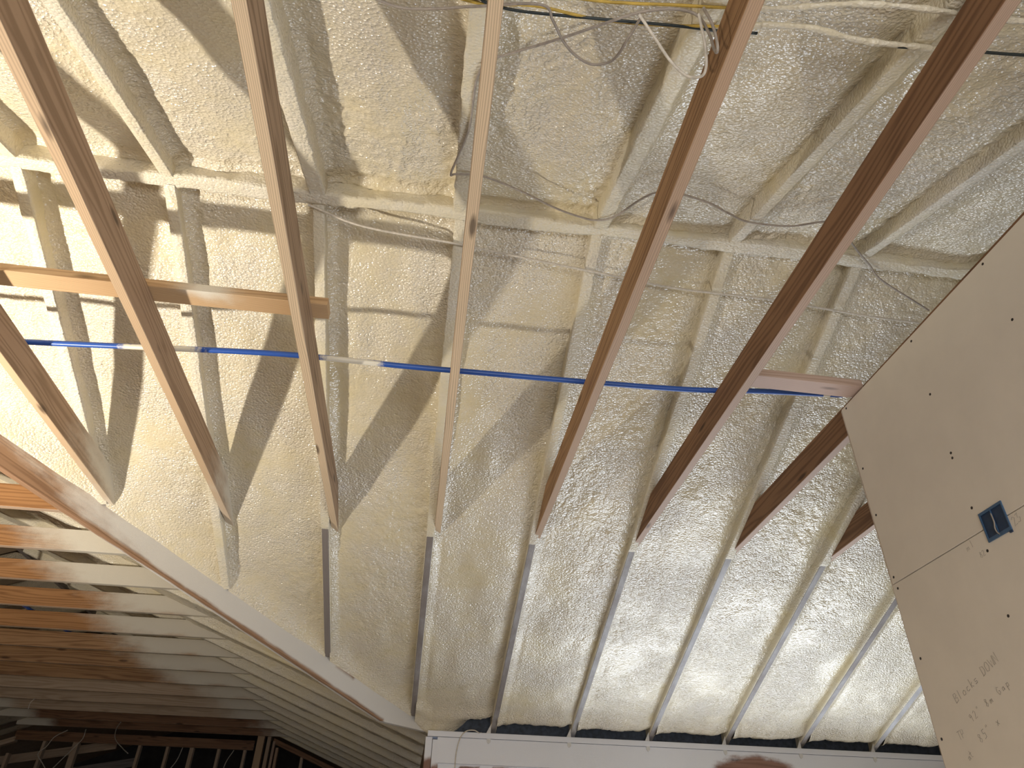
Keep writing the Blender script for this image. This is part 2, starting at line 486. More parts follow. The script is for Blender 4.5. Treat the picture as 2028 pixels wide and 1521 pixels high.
# ------------------------------------------------------------------ spray foam between the rafters
def foam_bay(name, fr, s0, s1, t0, t1f, seed, r0=0.08, lump=1.0, res=0.0066, parent=None, curl=0.0, resv=None, r1=None, endfil=False):
    nu = max(6, int((s1 - s0) / res))
    tm = max(t1f(s0), t1f(s1))
    nv = max(6, int((tm - t0) / (resv or res * 1.15)))
    U = np.linspace(s0, s1, nu + 1)
    W = np.linspace(0, 1, nv + 1)
    t1 = np.array([t1f(u) for u in U])
    S = np.repeat(U[:, None], nv + 1, 1)
    T = t0 + (t1[:, None] - t0) * W[None, :]
    k = seed * 1.37
    d0 = S - s0; d1 = s1 - S
    # slow swells along the bay, lumps, popcorn skin
    sw = vn(S * 4.1, T * 1.6, seed) * 0.030 + vn(S * 11, T * 5.5, seed + 3) * 0.016
    rough_area = np.clip(vn(S * 2.2, T * 1.3, seed + 5) * 2.4 + 0.55 + 0.35 * np.clip(1.2 - T, 0, 1), 0.10, 1.3)
    edge = np.exp(-np.minimum(d0, d1) / 0.07)
    rough_area = np.clip(rough_area + 0.6 * edge, 0, 1.5) * lump
    pop = (np.abs(vn(S * 62, T * 54, seed + 7)) * 0.0085 + vn(S * 80, T * 72, seed + 9) * 0.0035)
    rid = vn(S * 26 + vn(S * 9, T * 9, seed) * 2, T * 26, seed + 12) * 0.0055
    r1 = r0 if r1 is None else r1
    rr = r0 + (r1 - r0) * np.clip((T - 1.2) / 1.0, 0, 1)
    h = rr + sw * (0.70 + 0.30 * rr / 0.08) + (pop + rid) * rough_area
    # it thickens along the rafters and creeps down their sides
    fa = 0.055 + 0.03 * vn(S * 0 + 3, T * 2.1, seed + 21)
    low = np.clip((0.075 - rr) / 0.035, 0, 1)
    fil = np.exp(-(d0 / 0.022) ** 1.3) * (0.42 + vn(S * 0 + 1, T * 5, seed + 31) * 0.5) + (1 - 0.8 * low) * np.exp(-(d1 / 0.03) ** 1.3) * (0.52 + vn(S * 0 + 2, T * 5, seed + 33) * 0.5)
    h = h - np.clip(fil, 0, 0.9) * (rr - 0.010)
    h = h + low * 0.030 * np.exp(-(d1 / 0.055) ** 1.5)
    flush = low * np.exp(-(d0 / 0.05) ** 1.6)      # thin bays are filled flush on one side
    h = h - flush * (h - 0.006) * 0.85
    # shallow hollow beside the fillet
    h = h + 0.010 * np.exp(-((d0 - 0.055) / 0.022) ** 2) * (vn(S * 0 + 7, T * 3, seed + 41) + 0.5)
    # by the ridge it beds against the ridge board
    h = h - 0.022 * np.exp(-((T - t0) / 0.03) ** 2)
    if curl:
        e = t1[:, None] - T
        rag = 0.05 * (vn(S * 22, S * 0 + k, seed + 50) + vn(S * 60, S * 0, seed + 51) * 0.8)
        curl = curl * np.clip((S - 0.22) / 0.25, 0, 1)
        h = h + curl * np.exp(-np.clip(e + rag, 0, 9) / 0.035) * 0.9 - 0.03 * np.exp(-((e - 0.12) / 0.06) ** 2)
    if endfil:
        e = np.clip(t1[:, None] - T + 0.04 * vn(S * 7, S * 0 + 2, seed + 61), 0, 9)
        amt = 1.0 if endfil is True else endfil(S)
        h = h - (h + 0.012) * np.exp(-(e / 0.085) ** 1.5) * amt
    h = np.minimum(h, 0.192)
    P = fr(S, T, h)
    V = np.stack([np.broadcast_to(p, S.shape) for p in P], -1).reshape(-1, 3)
    i = np.arange(nu)[:, None] * (nv + 1) + np.arange(nv)[None, :]
    F = np.stack([i, i + 1, i + nv + 2, i + nv + 1], -1).reshape(-1, 4)
    return mesh(name, V, F, MT['foam'], parent, None, None, smooth=True)


def ringed(name, fr, sc, t0, t1, half, bottom_fn, seed, parent, mat, top=0.17, amp=0.004, step=0.014, side_fn=None):
    """foam skin round a rafter; bottom_fn(t) is how far it hangs below the rafter's underside"""
    n = max(4, int((t1 - t0) / step))
    ring = []
    for f in np.linspace(0, 1, 8): ring.append((-1, top * (1 - f)))
    for f in np.linspace(-0.8, 0.8, 5): ring.append((f, 0))
    for f in np.linspace(0, 1, 8): ring.append((1, top * f))
    ring = np.array(ring); k = len(ring)
    T = np.linspace(t0, t1, n + 1)
    TT = np.repeat(T[:, None], k, 1); J = np.repeat(np.arange(k)[None, :], n + 1, 0)
    A = np.repeat(ring[None, :, 0], n + 1, 0); B = np.repeat(ring[None, :, 1], n + 1, 0)
    hang = np.array([bottom_fn(t) for t in T])[:, None]
    hw = np.array([half if side_fn is None else side_fn(t) for t in T])[:, None]
    nz = vn(J * 0.55, TT * 24, seed) * 1.2 + vn(J * 0.9, TT * 55, seed + 2) * 0.8 + vn(J * 0.25, TT * 5, seed + 4) * 1.6
    body = np.clip((hang + 0.002) / 0.010, 0, 1)
    S = sc + A * (hw + nz * amp)
    Hh = np.where(B < 1e-6, -hang - np.abs(nz) * amp * body - 0.003 * body * (1 - np.abs(A)), B - hang * (1 - B / top))
    # round the arrises
    P = fr(S, TT, Hh)
    V = np.stack([np.broadcast_to(p, S.shape) for p in P], -1).reshape(-1, 3)
    i = np.arange(n)[:, None] * k + np.arange(k - 1)[None, :]
    F = np.stack([i, i + 1, i + k + 1, i + k], -1).reshape(-1, 4)
    return mesh(name, V, F, mat, parent, None, None, smooth=True)


def rafter(fr, sc, t0, t1, label, group, seed, coat_to, thick, name='rafter', clipy=None, full_coat=False):
    a = np.array(fr(sc, t0, 0.0)); b = np.array(fr(sc, t1, 0.0))
    wd = np.array(fr(1, 0, 0)) - np.array(fr(0, 0, 0))
    r = empty(name, (a + b) / 2, label, 'rafter', group)

    def sp(x, y, z):
        return (0.60 if seed in (12, 13, 16) else (0.10 if seed < 11 else 0.26)) + 0.5 * float(vn(np.float64(x * 3 + y * 2.0 + seed), np.float64(seed * 3.3), 2))
    board('timber', MT['rafter'], a, b, wd, (0, 0, 1), TH, RD, r, sp, step=0.10)
    def bot(t):
        if full_coat: return 0.010
        return thick if t < coat_to else (-0.004 if t > coat_to + 0.02 else thick + (-0.004 - thick) * (t - coat_to) / 0.02)
    def side(t):
        base = TH / 2 + (0.013 if thick > 0.008 else 0.005)
        return base if (t < coat_to or full_coat) else TH / 2 + 0.0035
    ringed('foam_coat', fr, sc, t0, t1, TH / 2, bot, seed, r, MT['foam_coat'], amp=0.0055 if thick > 0.008 else 0.0025, side_fn=side)
    return r


def valley_t(x):      # run of the far slope down to the valley beam at x
    return min(PLATE - 0.10, x + (PLATE - WR) - 0.035) - RY

ORD = ['first', 'second', 'third', 'fourth', 'fifth', 'sixth', 'seventh', 'eighth', 'ninth', 'tenth', 'eleventh', 'twelfth', 'thirteenth', 'fourteenth']
RX = {k: SP * k - 0.001 for k in range(-9, 10)}
FAR_TIE = 1.86       # run at which the ceiling ties meet the far rafters
KF = list(range(-5, 8))
far_lab = {
    -5: 'very short foam-coated jack rafter at the head of the valley beam',
    -4: 'short foam-coated jack rafter at the upper end of the valley beam, beyond the left edge',
    -3: 'foam-coated jack rafter ending on the valley beam by the lowest-reaching left ceiling tie',
    -2: 'foam-coated jack rafter running down to a pointed foam foot midway along the valley beam',
    -1: 'jack rafter with grey bare lower edge ending beside the scraped streak on the valley beam',
    0: 'jack rafter with brown bare lower edge ending at the low end of the valley beam',
    1: 'rafter landing on the far header first right of the corner post',
    2: 'rafter with a bright white patch near its foot, second right of the corner post',
    3: 'pale blue-edged rafter landing on the far header, third right of the corner post',
    4: 'rafter whose foot meets the far header at the left end of the brown bare patch',
    5: 'rafter whose foot meets the far header just right of the brown bare patch',
    6: 'rightmost far rafter whose foot shows, next to the drywall partition edge',
    7: 'far slope rafter hidden behind the drywall partition',
}
for k in KF:
    x = RX[k]
    t1 = valley_t(x) + 0.03 if x < WR else PLATE - RY + 0.12
    rafter(fr_far, x, 0.02, t1, far_lab[k], 'rafters of the far roof slope', 10 + k, FAR_TIE if k > -2 else 99, 0.004 if k > -2 else 0.007, full_coat=(k <= -2))
KN = list(range(-7, 6))
near_lab = {
    -7: 'foam-coated overhead rafter fourth out beyond the left edge',
    -6: 'foam-coated overhead rafter third out beyond the left edge',
    -5: 'foam-coated overhead rafter second out beyond the left edge',
    -4: 'foam-coated overhead rafter beyond the left edge of the view',
    -3: 'foam-coated overhead rafter showing only its ridge end at the far left',
    -2: 'smooth foam-coated overhead rafter between the two leftmost long ceiling ties',
    -1: 'lumpy thickly foamed overhead rafter just right of the striped-edge tan ceiling tie',
    0: 'foam-coated overhead rafter half hidden behind the straight-grained middle ceiling tie',
    1: 'foam-coated overhead rafter behind the looped grey cable, left of the knotty red-brown tie',
    2: 'foam-coated overhead rafter between the knotty red-brown tie and the dark red tie',
    3: 'foam-coated overhead rafter right of the dark red tie, running to the upper right corner',
    4: 'foam-coated overhead rafter above the drywall partition',
    5: 'foam-coated overhead rafter behind the drywall partition top',
}
for k in KN:
    rafter(fr_near, RX[k], 0.02, 2.3, near_lab[k], 'rafters of the near roof slope', 40 + k, 99, 0.012 if k in (-1, 1, 0) else 0.007)

ff = empty('foam_insulation', (1.0, 3.9, 1.0), 'cream spray foam filling the bays of the far roof slope', 'insulation')
for k in range(-5, 7):
    s0, s1 = RX[k] + TH / 2 - .004, RX[k + 1] - TH / 2 + .004
    wide = s0 > WR
    def t1f(s): return min(PLATE - RY + 0.035, s + (PLATE - WR) - RY + 0.005)
    r0, r1 = (0.082, 0.06) if k <= -1 else ((0.054, 0.034) if k == 0 else (0.037, 0.028))
    if k == -1: r1 = 0.045
    foam_bay('foam_bay', fr_far, s0, s1, 0.022, t1f, 100 + k * 3, r0=r0, r1=r1, lump=1.0 if k < 2 else 0.85,
             parent=ff, curl=0.075 if k >= 0 else 0.0, endfil=True if k < 0 else ((lambda S: 1.7 * (1 - np.clip((S - 0.22) / 0.22, 0, 1))) if k == 0 else False))
fn = empty('foam_insulation', (0.5, 0.9, 1.6), 'cream spray foam filling the bays of the overhead near slope', 'insulation')
for k in range(-7, 5):
    s0, s1 = RX[k] + TH / 2 - .004, RX[k + 1] - TH / 2 + .004
    foam_bay('foam_bay', fr_near, s0, s1, 0.022, lambda s: 2.3, 200 + k * 3, r0=0.085 if k < 0 else (0.058 if k == 0 else 0.045), lump=1.25, parent=fn)

# ridge board with its foam skin
rb = empty('ridge_board', (1.0, RY, RZ), 'foam-coated ridge board where the two roof slopes meet', 'ridge board')
board('timber', MT['rafter'], (-4.6, RY, RZ - 0.008), (5.2, RY, RZ - 0.008), (0, 1, 0), (0, 0, 1), TH, 0.19, rb)
ringed('foam_coat', lambda s, t, h: (t, RY + s, RZ - 0.010 + h), 0.0, -4.6, 5.2, 0.03, lambda t: 0.008 + 0.004 * math.sin(t * 7), 77, rb, MT['foam_coat'], top=0.14, amp=0.006, step=0.02,
       side_fn=lambda t: 0.030 + 0.006 * math.sin(t * 5.3))

# ------------------------------------------------------------------ valley beam
DV = math.sqrt(0.5)


def valley_clip(V):
    V = V.copy()
    low = V[:, 2] < 0.938
    V[low, 2] = np.maximum(V[low, 2], 0.938 + 0.0 * V[low, 0])
    return V


def valley_spray(x, y, z):
    d = RZ - M * (y - RY) - z                # depth below the rafter undersides
    s = 1.0 if x > -1.55 else 1.0 - (-1.55 - x) * 1.1
    if d > 0.05: s -= max(0, (-1.5 - x)) * (d - 0.05) * 7
    if d > 0.152: s = 0.0
    if -0.57 < x < -0.42 and 0.0 < d < 0.04: s = 0.38          # scraped bare streak
    return max(0.0, s)


v0 = np.array([WR - 4.2, PLATE - 4.2, RZ - M * (PLATE - 4.2 - RY) - 0.157])
v1 = np.array([WR, PLATE, RZ - M * (PLATE - RY) - 0.157])
off = np.array([-DV, DV, 0]) * (TH / 2)
vb = empty('valley_beam', (v0 + v1) / 2, 'deep diagonal valley beam dusted white with overspray, brown lower edge', 'beam')
board('timber', MT['beam'], v0 + off, v1 + off, (DV, -DV, 0), (0, 0, 1), TH, 0.157 + 0.17, vb, valley_spray, step=0.04, clip=valley_clip, nh=9)

# ------------------------------------------------------------------ ceiling ties of the main room
def tie(name, mat, xa, ya, xb, yb, label, spray=None, h=0.140, z=ZJ, wob=0.0):
    o = board(name, MT[mat], (xa, ya, z), (xb, yb, z), (1, 0, 0), (0, 0, 1), TH, h, None, spray, wob=wob)
    return tagged(o, label, 'ceiling tie', 'ceiling ties across the main room')


YA = 0.10


def endspray(ya, amount, length):
    def f(x, y, z):
        s = (y - (ya - length)) / length
        return max(0.0, s) * amount * (0.55 + 0.45 * min(1, max(0, (z - ZJ) / 0.06)))
    return f


tie('ceiling_tie', 'tan', -2.405, YA, -2.405, 3.42, 'ceiling tie beyond the left edge, above the valley beam')
tie('ceiling_tie', 'tan', -1.796, YA, -1.796, 4.02, 'short-looking tan ceiling tie at far left, its foot on the valley beam', endspray(4.0, 1.25, 1.0))
tie('ceiling_tie', 'tan', -1.184, YA, -1.172, 4.20, 'tan ceiling tie dusted white at its foot, crossing over the loose flat board', endspray(4.2, 1.3, 1.0))
tie('ceiling_tie', 'lined', -0.575, YA, -0.562, 4.12, 'ceiling tie with a sawn striped edge beside the end of the loose flat board', endspray(4.15, 0.7, 0.35))
tie('ceiling_tie', 'lined', 0.032, YA, 0.040, 4.10, 'straight-grained pale ceiling tie upright in the middle of the view')
tie('ceiling_tie', 'red', 0.640, YA, 0.630, 4.12, 'red-brown knotty ceiling tie with grey cable loops at its top')
tie('ceiling_tie', 'redder', 1.222, YA, 1.236, 4.13, 'dark red ceiling tie right of the knotty one, touching the short pale block')
tie('ceiling_tie', 'redder', 1.838, YA, 1.852, 4.14, 'dark red ceiling tie running behind the drywall partition corner')
tie('ceiling_tie', 'redder', 2.462, YA, 2.470, 4.15, 'short visible end of a ceiling tie right beside the drywall edge')
tie('ceiling_tie', 'redder', 3.06, YA, 3.07, 4.15, 'ceiling tie hidden behind the drywall partition')

# loose flat board lying on the ties, and the block by the partition
def lb_spray(x, y, z):
    return 0.9 * math.exp(-((x + 0.95) / 0.10) ** 2) if y < 2.175 else 0.0
o = board('loose_board', MT['gold'], (-2.9, 2.205, 1.847), (-0.487, 2.215, 1.847), (0, 1, 0), (0, 0, 1), 0.089, TH, None, lb_spray)
tagged(o, 'golden-brown flat board laid across the left ceiling ties', 'board')
o = board('blocking', MT['pink'], (1.262, 2.350, 1.820), (1.81, 2.360, 1.820), (0, 1, 0), (0, 0, 1), 0.089, TH)
tagged(o, 'short pale pink block between the dark red tie and the drywall partition', 'board')

# ------------------------------------------------------------------ blue water pipe on top of the ties
def pipe_spray(f, j):
    x = -2.7 + f * 4.5
    s = 0.0
    for c, w in ((-1.44, 0.11), (-0.84, 0.09), (1.54, 0.045)):
        s = max(s, 1.15 - abs(x - c) / w * 0.6)
    if s > 0 and j > 0.70: s *= 0.45
    return s


pp = [(-2.7, 2.66, 1.86), (-2.15, 2.65, 1.86), (-1.80, 2.632, 1.86), (-1.266, 2.585, 1.86), (-0.707, 2.541, 1.86), (-0.186, 2.543, 1.86), (0.148, 2.538, 1.86), (0.603, 2.530, 1.86), (1.085, 2.513, 1.86), (1.40, 2.474, 1.86), (1.66, 2.452, 1.86), (1.79, 2.44, 1.86)]
o = tube('water_pipe', MT['bluepipe'], pp, 0.0125, None, 12, 12, spray_fn=pipe_spray)
tagged(o, 'blue plastic water pipe lying across the ceiling ties, spattered with foam', 'pipe')

# ------------------------------------------------------------------ far header, plate, corner post, hurricane clips
hd = empty('header', (2.6, PLATE, 0.55), 'white-dusted header beam under the far rafters with bare brown patches', 'header')


def hdr_spray(x, y, z):
    s = 1.0
    # unsprayed arch where the plate was masked
    s = min(s, ((x - 2.62) / 0.42) ** 2 + (max(0.0, z - 0.70) / 0.19) ** 2 - 0.35)
    return max(0.0, min(1.0, s))


def hdr2_spray(x, y, z):
    s = 0.85 + 0.5 * float(vn(np.float64(x * 5), np.float64(z * 9), 4))
    for c, w in ((0.44, 0.07), (0.68, 0.09), (1.05, 0.05)):
        if abs(x - c) < w and z < 0.73: s = 0.05
    return max(0.02, min(1.0, s * min(1.0, ((x - 2.60) / 0.5) ** 2 + 0.02)))


def panel_xz(name, mat, x0, x1, y0, y1, z0, z1, parent, fn, step=0.03):
    nx = int((x1 - x0) / step) + 1; nz = max(2, int((z1 - z0) / step))
    X = np.linspace(x0, x1, nx + 1); Z = np.linspace(z0, z1, nz + 1)
    V = []; F = []
    for yy in (y0, y1):
        for x in X:
            for z in Z: V.append((x, yy, z))
    q = (nx + 1) * (nz + 1)
    for i in range(nx):
        for j in range(nz):
            a = i * (nz + 1) + j
            F.append((a, a + nz + 1, a + nz + 2, a + 1)); F.append((q + a, q + a + 1, q + a + nz + 2, q + a + nz + 1))
    for i in range(nx):
        a = i * (nz + 1); F.append((a, q + a, q + a + nz + 1, a + nz + 1))
        a = i * (nz + 1) + nz; F.append((a, a + nz + 1, q + a + nz + 1, q + a))
    for j in range(nz):
        F.append((j, j + 1, q + j + 1, q + j)); a = nx * (nz + 1) + j; F.append((a, q + a, q + a + 1, a + 1))
    V = np.array(V)
    return mesh(name, V, F, mat, parent, None, [fn(*p) for p in V])


X0H = WR + 0.085
panel_xz('beam_face', MT['header'], X0H, 6.55, PLATE - 0.012, PLATE + 0.03, 0.735, 0.905, hd, hdr_spray)
panel_xz('lower_board', MT['header'], X0H, 6.55, PLATE, PLATE + 0.12, 0.50, 0.734, hd, hdr2_spray)
o = board('top_plate', MT['header'], (WR + 0.01, PLATE + 0.04, 0.908), (6.55, PLATE + 0.04, 0.908), (0, 1, 0), (0, 0, 1), 0.12, TH, None, lambda x, y, z: 0.95)
tagged(o, 'thin white-dusted top plate lying on the far header', 'plate')
cp = empty('corner_post', (WR + 0.04, PLATE, FL), 'red-brown corner post under the low end of the valley beam', 'post')
board('timber', MT['header'], (WR + 0.022, PLATE + 0.0, FL), (WR + 0.022, PLATE, 0.905), (1, 0, 0), (0, 1, 0), 0.05, 0.10, cp, lambda x, y, z: 1.0 if z > 0.80 else max(0.0, 1 - (0.80 - z) * 14), step=0.05)
board('corner_strip', MT['header'], (WR + 0.075, PLATE - 0.008, FL), (WR + 0.075, PLATE - 0.008, 0.888), (1, 0, 0), (0, 1, 0), 0.05, 0.03, cp, lambda x, y, z: 1.0 if z > 0.76 else max(0.0, 1 - (0.76 - z) * 12), step=0.05)
bf = empty('eave_baffle', (2.9, PLATE + .1, 0.95), 'dark strip of housewrap blocking between the rafter feet above the far header', 'blocking')
for k in range(0, 7):
    a, b2 = max(RX[k] + TH / 2, WR - 0.02), RX[k + 1] - TH / 2
    boxm('baffle', MT['wrap'], (a, PLATE + 0.055, 0.946), (b2, PLATE + 0.075, 1.17), bf)
for k in range(1, 7):
    x = RX[k] - TH / 2 - 0.006
    e = empty('rafter_clip', (x, PLATE, 0.88), 'small white triangular metal clip at the foot of the ' + far_lab[k].split(',')[0].split(' with ')[0].split(' whose ')[0].replace('rightmost far rafter', 'rightmost showing rafter') + ', number %s from the corner post' % ORD[k - 1], 'metal clip', 'metal clips along the far header')
    e['label'] = 'small white triangular metal clip on the far header, %s from the corner post' % ORD[k - 1]
    yb = PLATE - 0.014
    V = [(x - .030, yb, 0.945), (x + .004, yb, 0.945), (x + .004, yb, 1.010), (x - .030, yb - .003, 0.945), (x + .004, yb - .003, 0.945), (x + .004, yb - .003, 1.010)]
    mesh('gusset', V, [(0, 1, 2), (5, 4, 3), (0, 3, 4, 1), (1, 4, 5, 2), (2, 5, 3, 0)], MT['metal'], e)
    V = [(x - .030, yb, 0.945), (x + .006, yb, 0.945), (x + .004, yb, 0.885), (x - .012, yb, 0.872), (x - .022, yb, 0.885)]
    V += [(a, b3 - 0.003, c) for a, b3, c in V]
    mesh('strap', V, [(4, 3, 2, 1, 0), (5, 6, 7, 8, 9)] + [(i, (i + 1) % 5, 5 + (i + 1) % 5, 5 + i) for i in range(5)], MT['metal'], e)

# ------------------------------------------------------------------ wing: rafters, foam, ties
WY = [4.06 + 0.628 * i for i in range(13)]        # ties; rafters stand just behind them
wr_lab = 'foam-buried rafter of the left wing slope, %s counting back from the valley beam'
frw = empty('foam_insulation', (-1.2, 8.5, 0.97), 'dim cream spray foam filling the bays of the left wing slope', 'insulation')
for i, y in enumerate(WY):
    yr = y + 0.045
    t1 = (min(PLATE, yr) - RY) + (0.0 if yr < PLATE else 0.06)
    if yr < PLATE: t1 = yr - RY - 0.06
    rafter(fr_wr, yr, 0.02, t1, wr_lab % ORD[i], 'rafters of the wing slope', 300 + i, 99, 0.006, full_coat=True)
ys = [3.45] + [y + 0.045 for y in WY] + [YE + 0.1]
for i in range(len(ys) - 1):
    s0, s1 = ys[i] + TH / 2 - .004, ys[i + 1] - TH / 2 + .004
    if s1 - s0 < 0.1: continue
    def t1w(s): return min(PLATE - RY + 0.02, s - RY - 0.05)
    foam_bay('foam_bay', fr_wr, s0, s1, 0.02, t1w, 400 + i * 3, r0=0.05, lump=1.2, res=0.018 if i < 5 else 0.03, parent=frw)
fwl = empty('foam_insulation', (-6.0, 8.5, 0.97), 'grey-green dim spray foam on the far left wing slope', 'insulation')
for i in range(3, len(ys) - 1):
    s0, s1 = ys[i] + TH / 2 - .004, ys[i + 1] - TH / 2 + .004
    if s1 - s0 < 0.1: continue
    foam_bay('foam_bay', fr_wl, s0, s1, 0.02, lambda s: PLATE - RY + 0.02, 500 + i * 3, r0=0.04, lump=1.2, res=0.035, parent=fwl)
o = board('ridge_board', MT['rafter'], (WX, RY + 0.1, RZ - 0.02), (WX, YE, RZ - 0.02), (1, 0, 0), (0, 0, 1), TH, 0.19)
tagged(o, 'ridge board of the wing roof above the wing ties', 'ridge board')

wmat = ['orange', 'orange', 'orange', 'orange', 'orange', 'red', 'red', 'red', 'pale', 'pale', 'pale', 'redder', 'redder']
wtone = ['orange', 'orange', 'orange and white-dusted', 'orange knotty', 'orange with two knots', 'red-brown', 'red-brown', 'dark brown', 'pale', 'pale', 'pale knotty', 'dark red-brown', 'dark red-brown']
reach = [-0.3, 0.30, 0.46, 0.28, 0.50, 0.50, 0.54, 0.48, 0.21, 0.18, 0.18, -0.2, -0.25]


def wing_spray(i):
    r = reach[i]
    q = random.random() * 20
    def f(x, y, z):
        d = -1.80 - x
        rr = r * (1.0 + 0.5 * (z - ZJ - .07) / 0.14)
        s = 1.15 - max(0, d - rr) / 0.6 if d > rr else 1.15
        # a bare streak survives low on the face near the end
        s -= 1.3 * math.exp(-((d - r * 0.62) / 0.16) ** 2) * max(0, 1 - (z - ZJ) / 0.055) * (0.6 if 3 <= i <= 8 else 0)
        sl = 1.0 - (x + 5.15) / 0.3
        return max(0.0, s, sl if i > 8 else 0)
    return f


for i, y in enumerate(WY):
    o = board('wing_tie', MT[wmat[i]], (-5.45, y, ZJ), (-1.62, y, ZJ), (0, 1, 0), (0, 0, 1), TH, 0.140, None, wing_spray(i), step=0.05)
    tagged(o, '%s tie of the left wing, %s back from the valley beam' % (wtone[i], ORD[i]), 'ceiling tie', 'ceiling ties across the wing')
o = tube('water_pipe', MT['bluepipe'], [(-3.40, 5.6, 1.86), (-3.38, 6.2, 1.862), (-3.31, 6.9, 1.862), (-3.2, 7.6, 1.86)], 0.013, None, 8, 10)
tagged(o, 'blue pipe glimpsed between the wing ties at the left edge', 'pipe')

# ------------------------------------------------------------------ wing end wall: studs, header, sloping plates
YS = YE + 0.02
hz = ZJ - 0.02
o = board('end_wall_beam', MT['redder'], (-5.6, YS, hz - 0.115), (-2.28, YS, hz - 0.115), (0, 1, 0), (0, 0, 1), 0.05, 0.125, None, None)
tagged(o, 'dark red beam closing the wing end, above the studs', 'beam')
studs = [(-5.62, 1, 0), (-5.19, 1, 0), (-4.76, 2, 0), (-3.88, 1, 0), (-3.49, 1, 0), (-3.15, 1.4, 0), (-2.77, 1, 0), (-2.40, 1, 0), (-1.57, 1, 1), (-1.08, 1, 1), (-0.55, 1, 1)]
slab = ['leftmost thin stud', 'second thin stud from the left', 'doubled stud', 'thin stud just right of the doubled stud', 'fifth stud from the left', 'wide stud in the middle', 'stud just right of the wide stud', 'stud left of the built-up post', 'stud just right of the built-up post', 'second stud right of the built-up post', 'rightmost short stud under the sloping plate']
for (x, w, g), lb in zip(studs, slab):
    top = hz - 0.116 if not g else RZ - M * (x - WX) - 0.10
    top = min(top, hz - 0.116) if x > -5.5 else 1.40
    o = board('wall_stud', MT['pale'], (x, YS, FL), (x, YS, top), (1, 0, 0), (0, 1, 0), TH * w, 0.089, None, None, step=0.3)
    tagged(o, 'pale %s in the wing end wall' % lb, 'stud', 'studs of the wing end wall')
pp_ = empty('built_up_post', (-2.12, YS, FL), 'built-up post of several boards at the right end of the dark beam', 'post')
for j, (x, w, mt_, tp) in enumerate([(-2.19, .10, 'tan', 1.76), (-2.075, .05, 'pale', 1.77), (-2.00, .038, 'redder', 1.70), (-1.945, .038, 'red', 1.62)]):
    board('post_board', MT[mt_], (x, YS - 0.07 + j * 0.02, FL), (x, YS - 0.07 + j * 0.02, tp), (1, 0, 0), (0, 1, 0), w, 0.09, pp_, None, step=0.3)
for sgn, lb in ((1, 'right'), (-1, 'left')):
    fr = fr_wr if sgn > 0 else fr_wl
    a = fr(0, 1.62 if sgn > 0 else 1.95, -0.10); b = fr(0, 3.7, -0.10)
    o = board('sloping_plate', MT['redder' if sgn > 0 else 'pale'], (a[0], YS + .02, a[2]), (b[0], YS + .02, b[2]), (0, 1, 0), (0, 0, 1), 0.09, 0.07)
    tagged(o, 'sloping plate on the %s of the wing end wall' % lb, 'plate')
# dim boards seen beyond the studs
for j, (za, zb, xa, xb) in enumerate([(1.30, 1.62, -6.3, -4.5), (1.02, 1.42, -6.3, -4.2)]):
    o = board('loft_board', MT['pale' if j == 0 else 'rafter'], (xa, YE + 0.9 + j * .2, za), (xb, YE + 0.9 + j * .2, zb), (0, 1, 0), (0, 0, 1), 0.03, 0.12)
    tagged(o, ('upper' if j == 0 else 'lower') + ' slanting board in the dark beyond the left studs', 'board')

# thin wires hanging at the wing end
hang = [
    ([(-4.86, 11.85, 1.70), (-4.98, 11.8, 1.60), (-5.05, 11.82, 1.48), (-5.12, 11.8, 1.38), (-5.02, 11.8, 1.27), (-4.9, 11.8, 1.15)], 'thin pale wire hanging left of the doubled stud'),
    ([(-4.62, 11.85, 1.72), (-4.60, 11.8, 1.60), (-4.66, 11.8, 1.50), (-4.80, 11.8, 1.30), (-4.9, 11.8, 1.15)], 'thin wire hanging along the doubled stud'),
    ([(-3.88, 11.0, 1.70), (-3.98, 11.2, 1.64), (-4.02, 11.4, 1.55), (-3.96, 11.6, 1.47), (-3.9, 11.7, 1.42)], 'pale wire curling down from the dark ties'),
    ([(-4.46, 9.68, 1.706), (-4.50, 9.70, 1.66), (-4.505, 9.72, 1.60)], 'short dark wire curving over the pale knotty tie'),
    ([(-3.30, 12.1, 1.58), (-3.34, 12.1, 1.40), (-3.46, 12.1, 1.2)], 'faint wire hanging beside the wide stud'),
    ([(-2.58, 12.15, 1.58), (-2.66, 12.15, 1.40), (-2.68, 12.15, 1.15)], 'faint wire hanging left of the built-up post'),
    ([(-5.52, 10.2, 1.70), (-5.50, 10.3, 1.60), (-5.53, 10.5, 1.45)], 'faint wire against the foam at the left edge'),
]
for pts, lb in hang:
    o = tube('hanging_wire', MT['cable_light'], pts, 0.006, None, 6, 6)
    tagged(o, lb, 'wire', 'wires hanging at the wing end')

# ------------------------------------------------------------------ cables under the ridge
def wire(mat, pts, r, label, name='cable', per=8):
    o = tube(name, MT[mat], pts, r, None, per, 8)
    return tagged(o, label, 'cable', 'electrical cables in the roof')


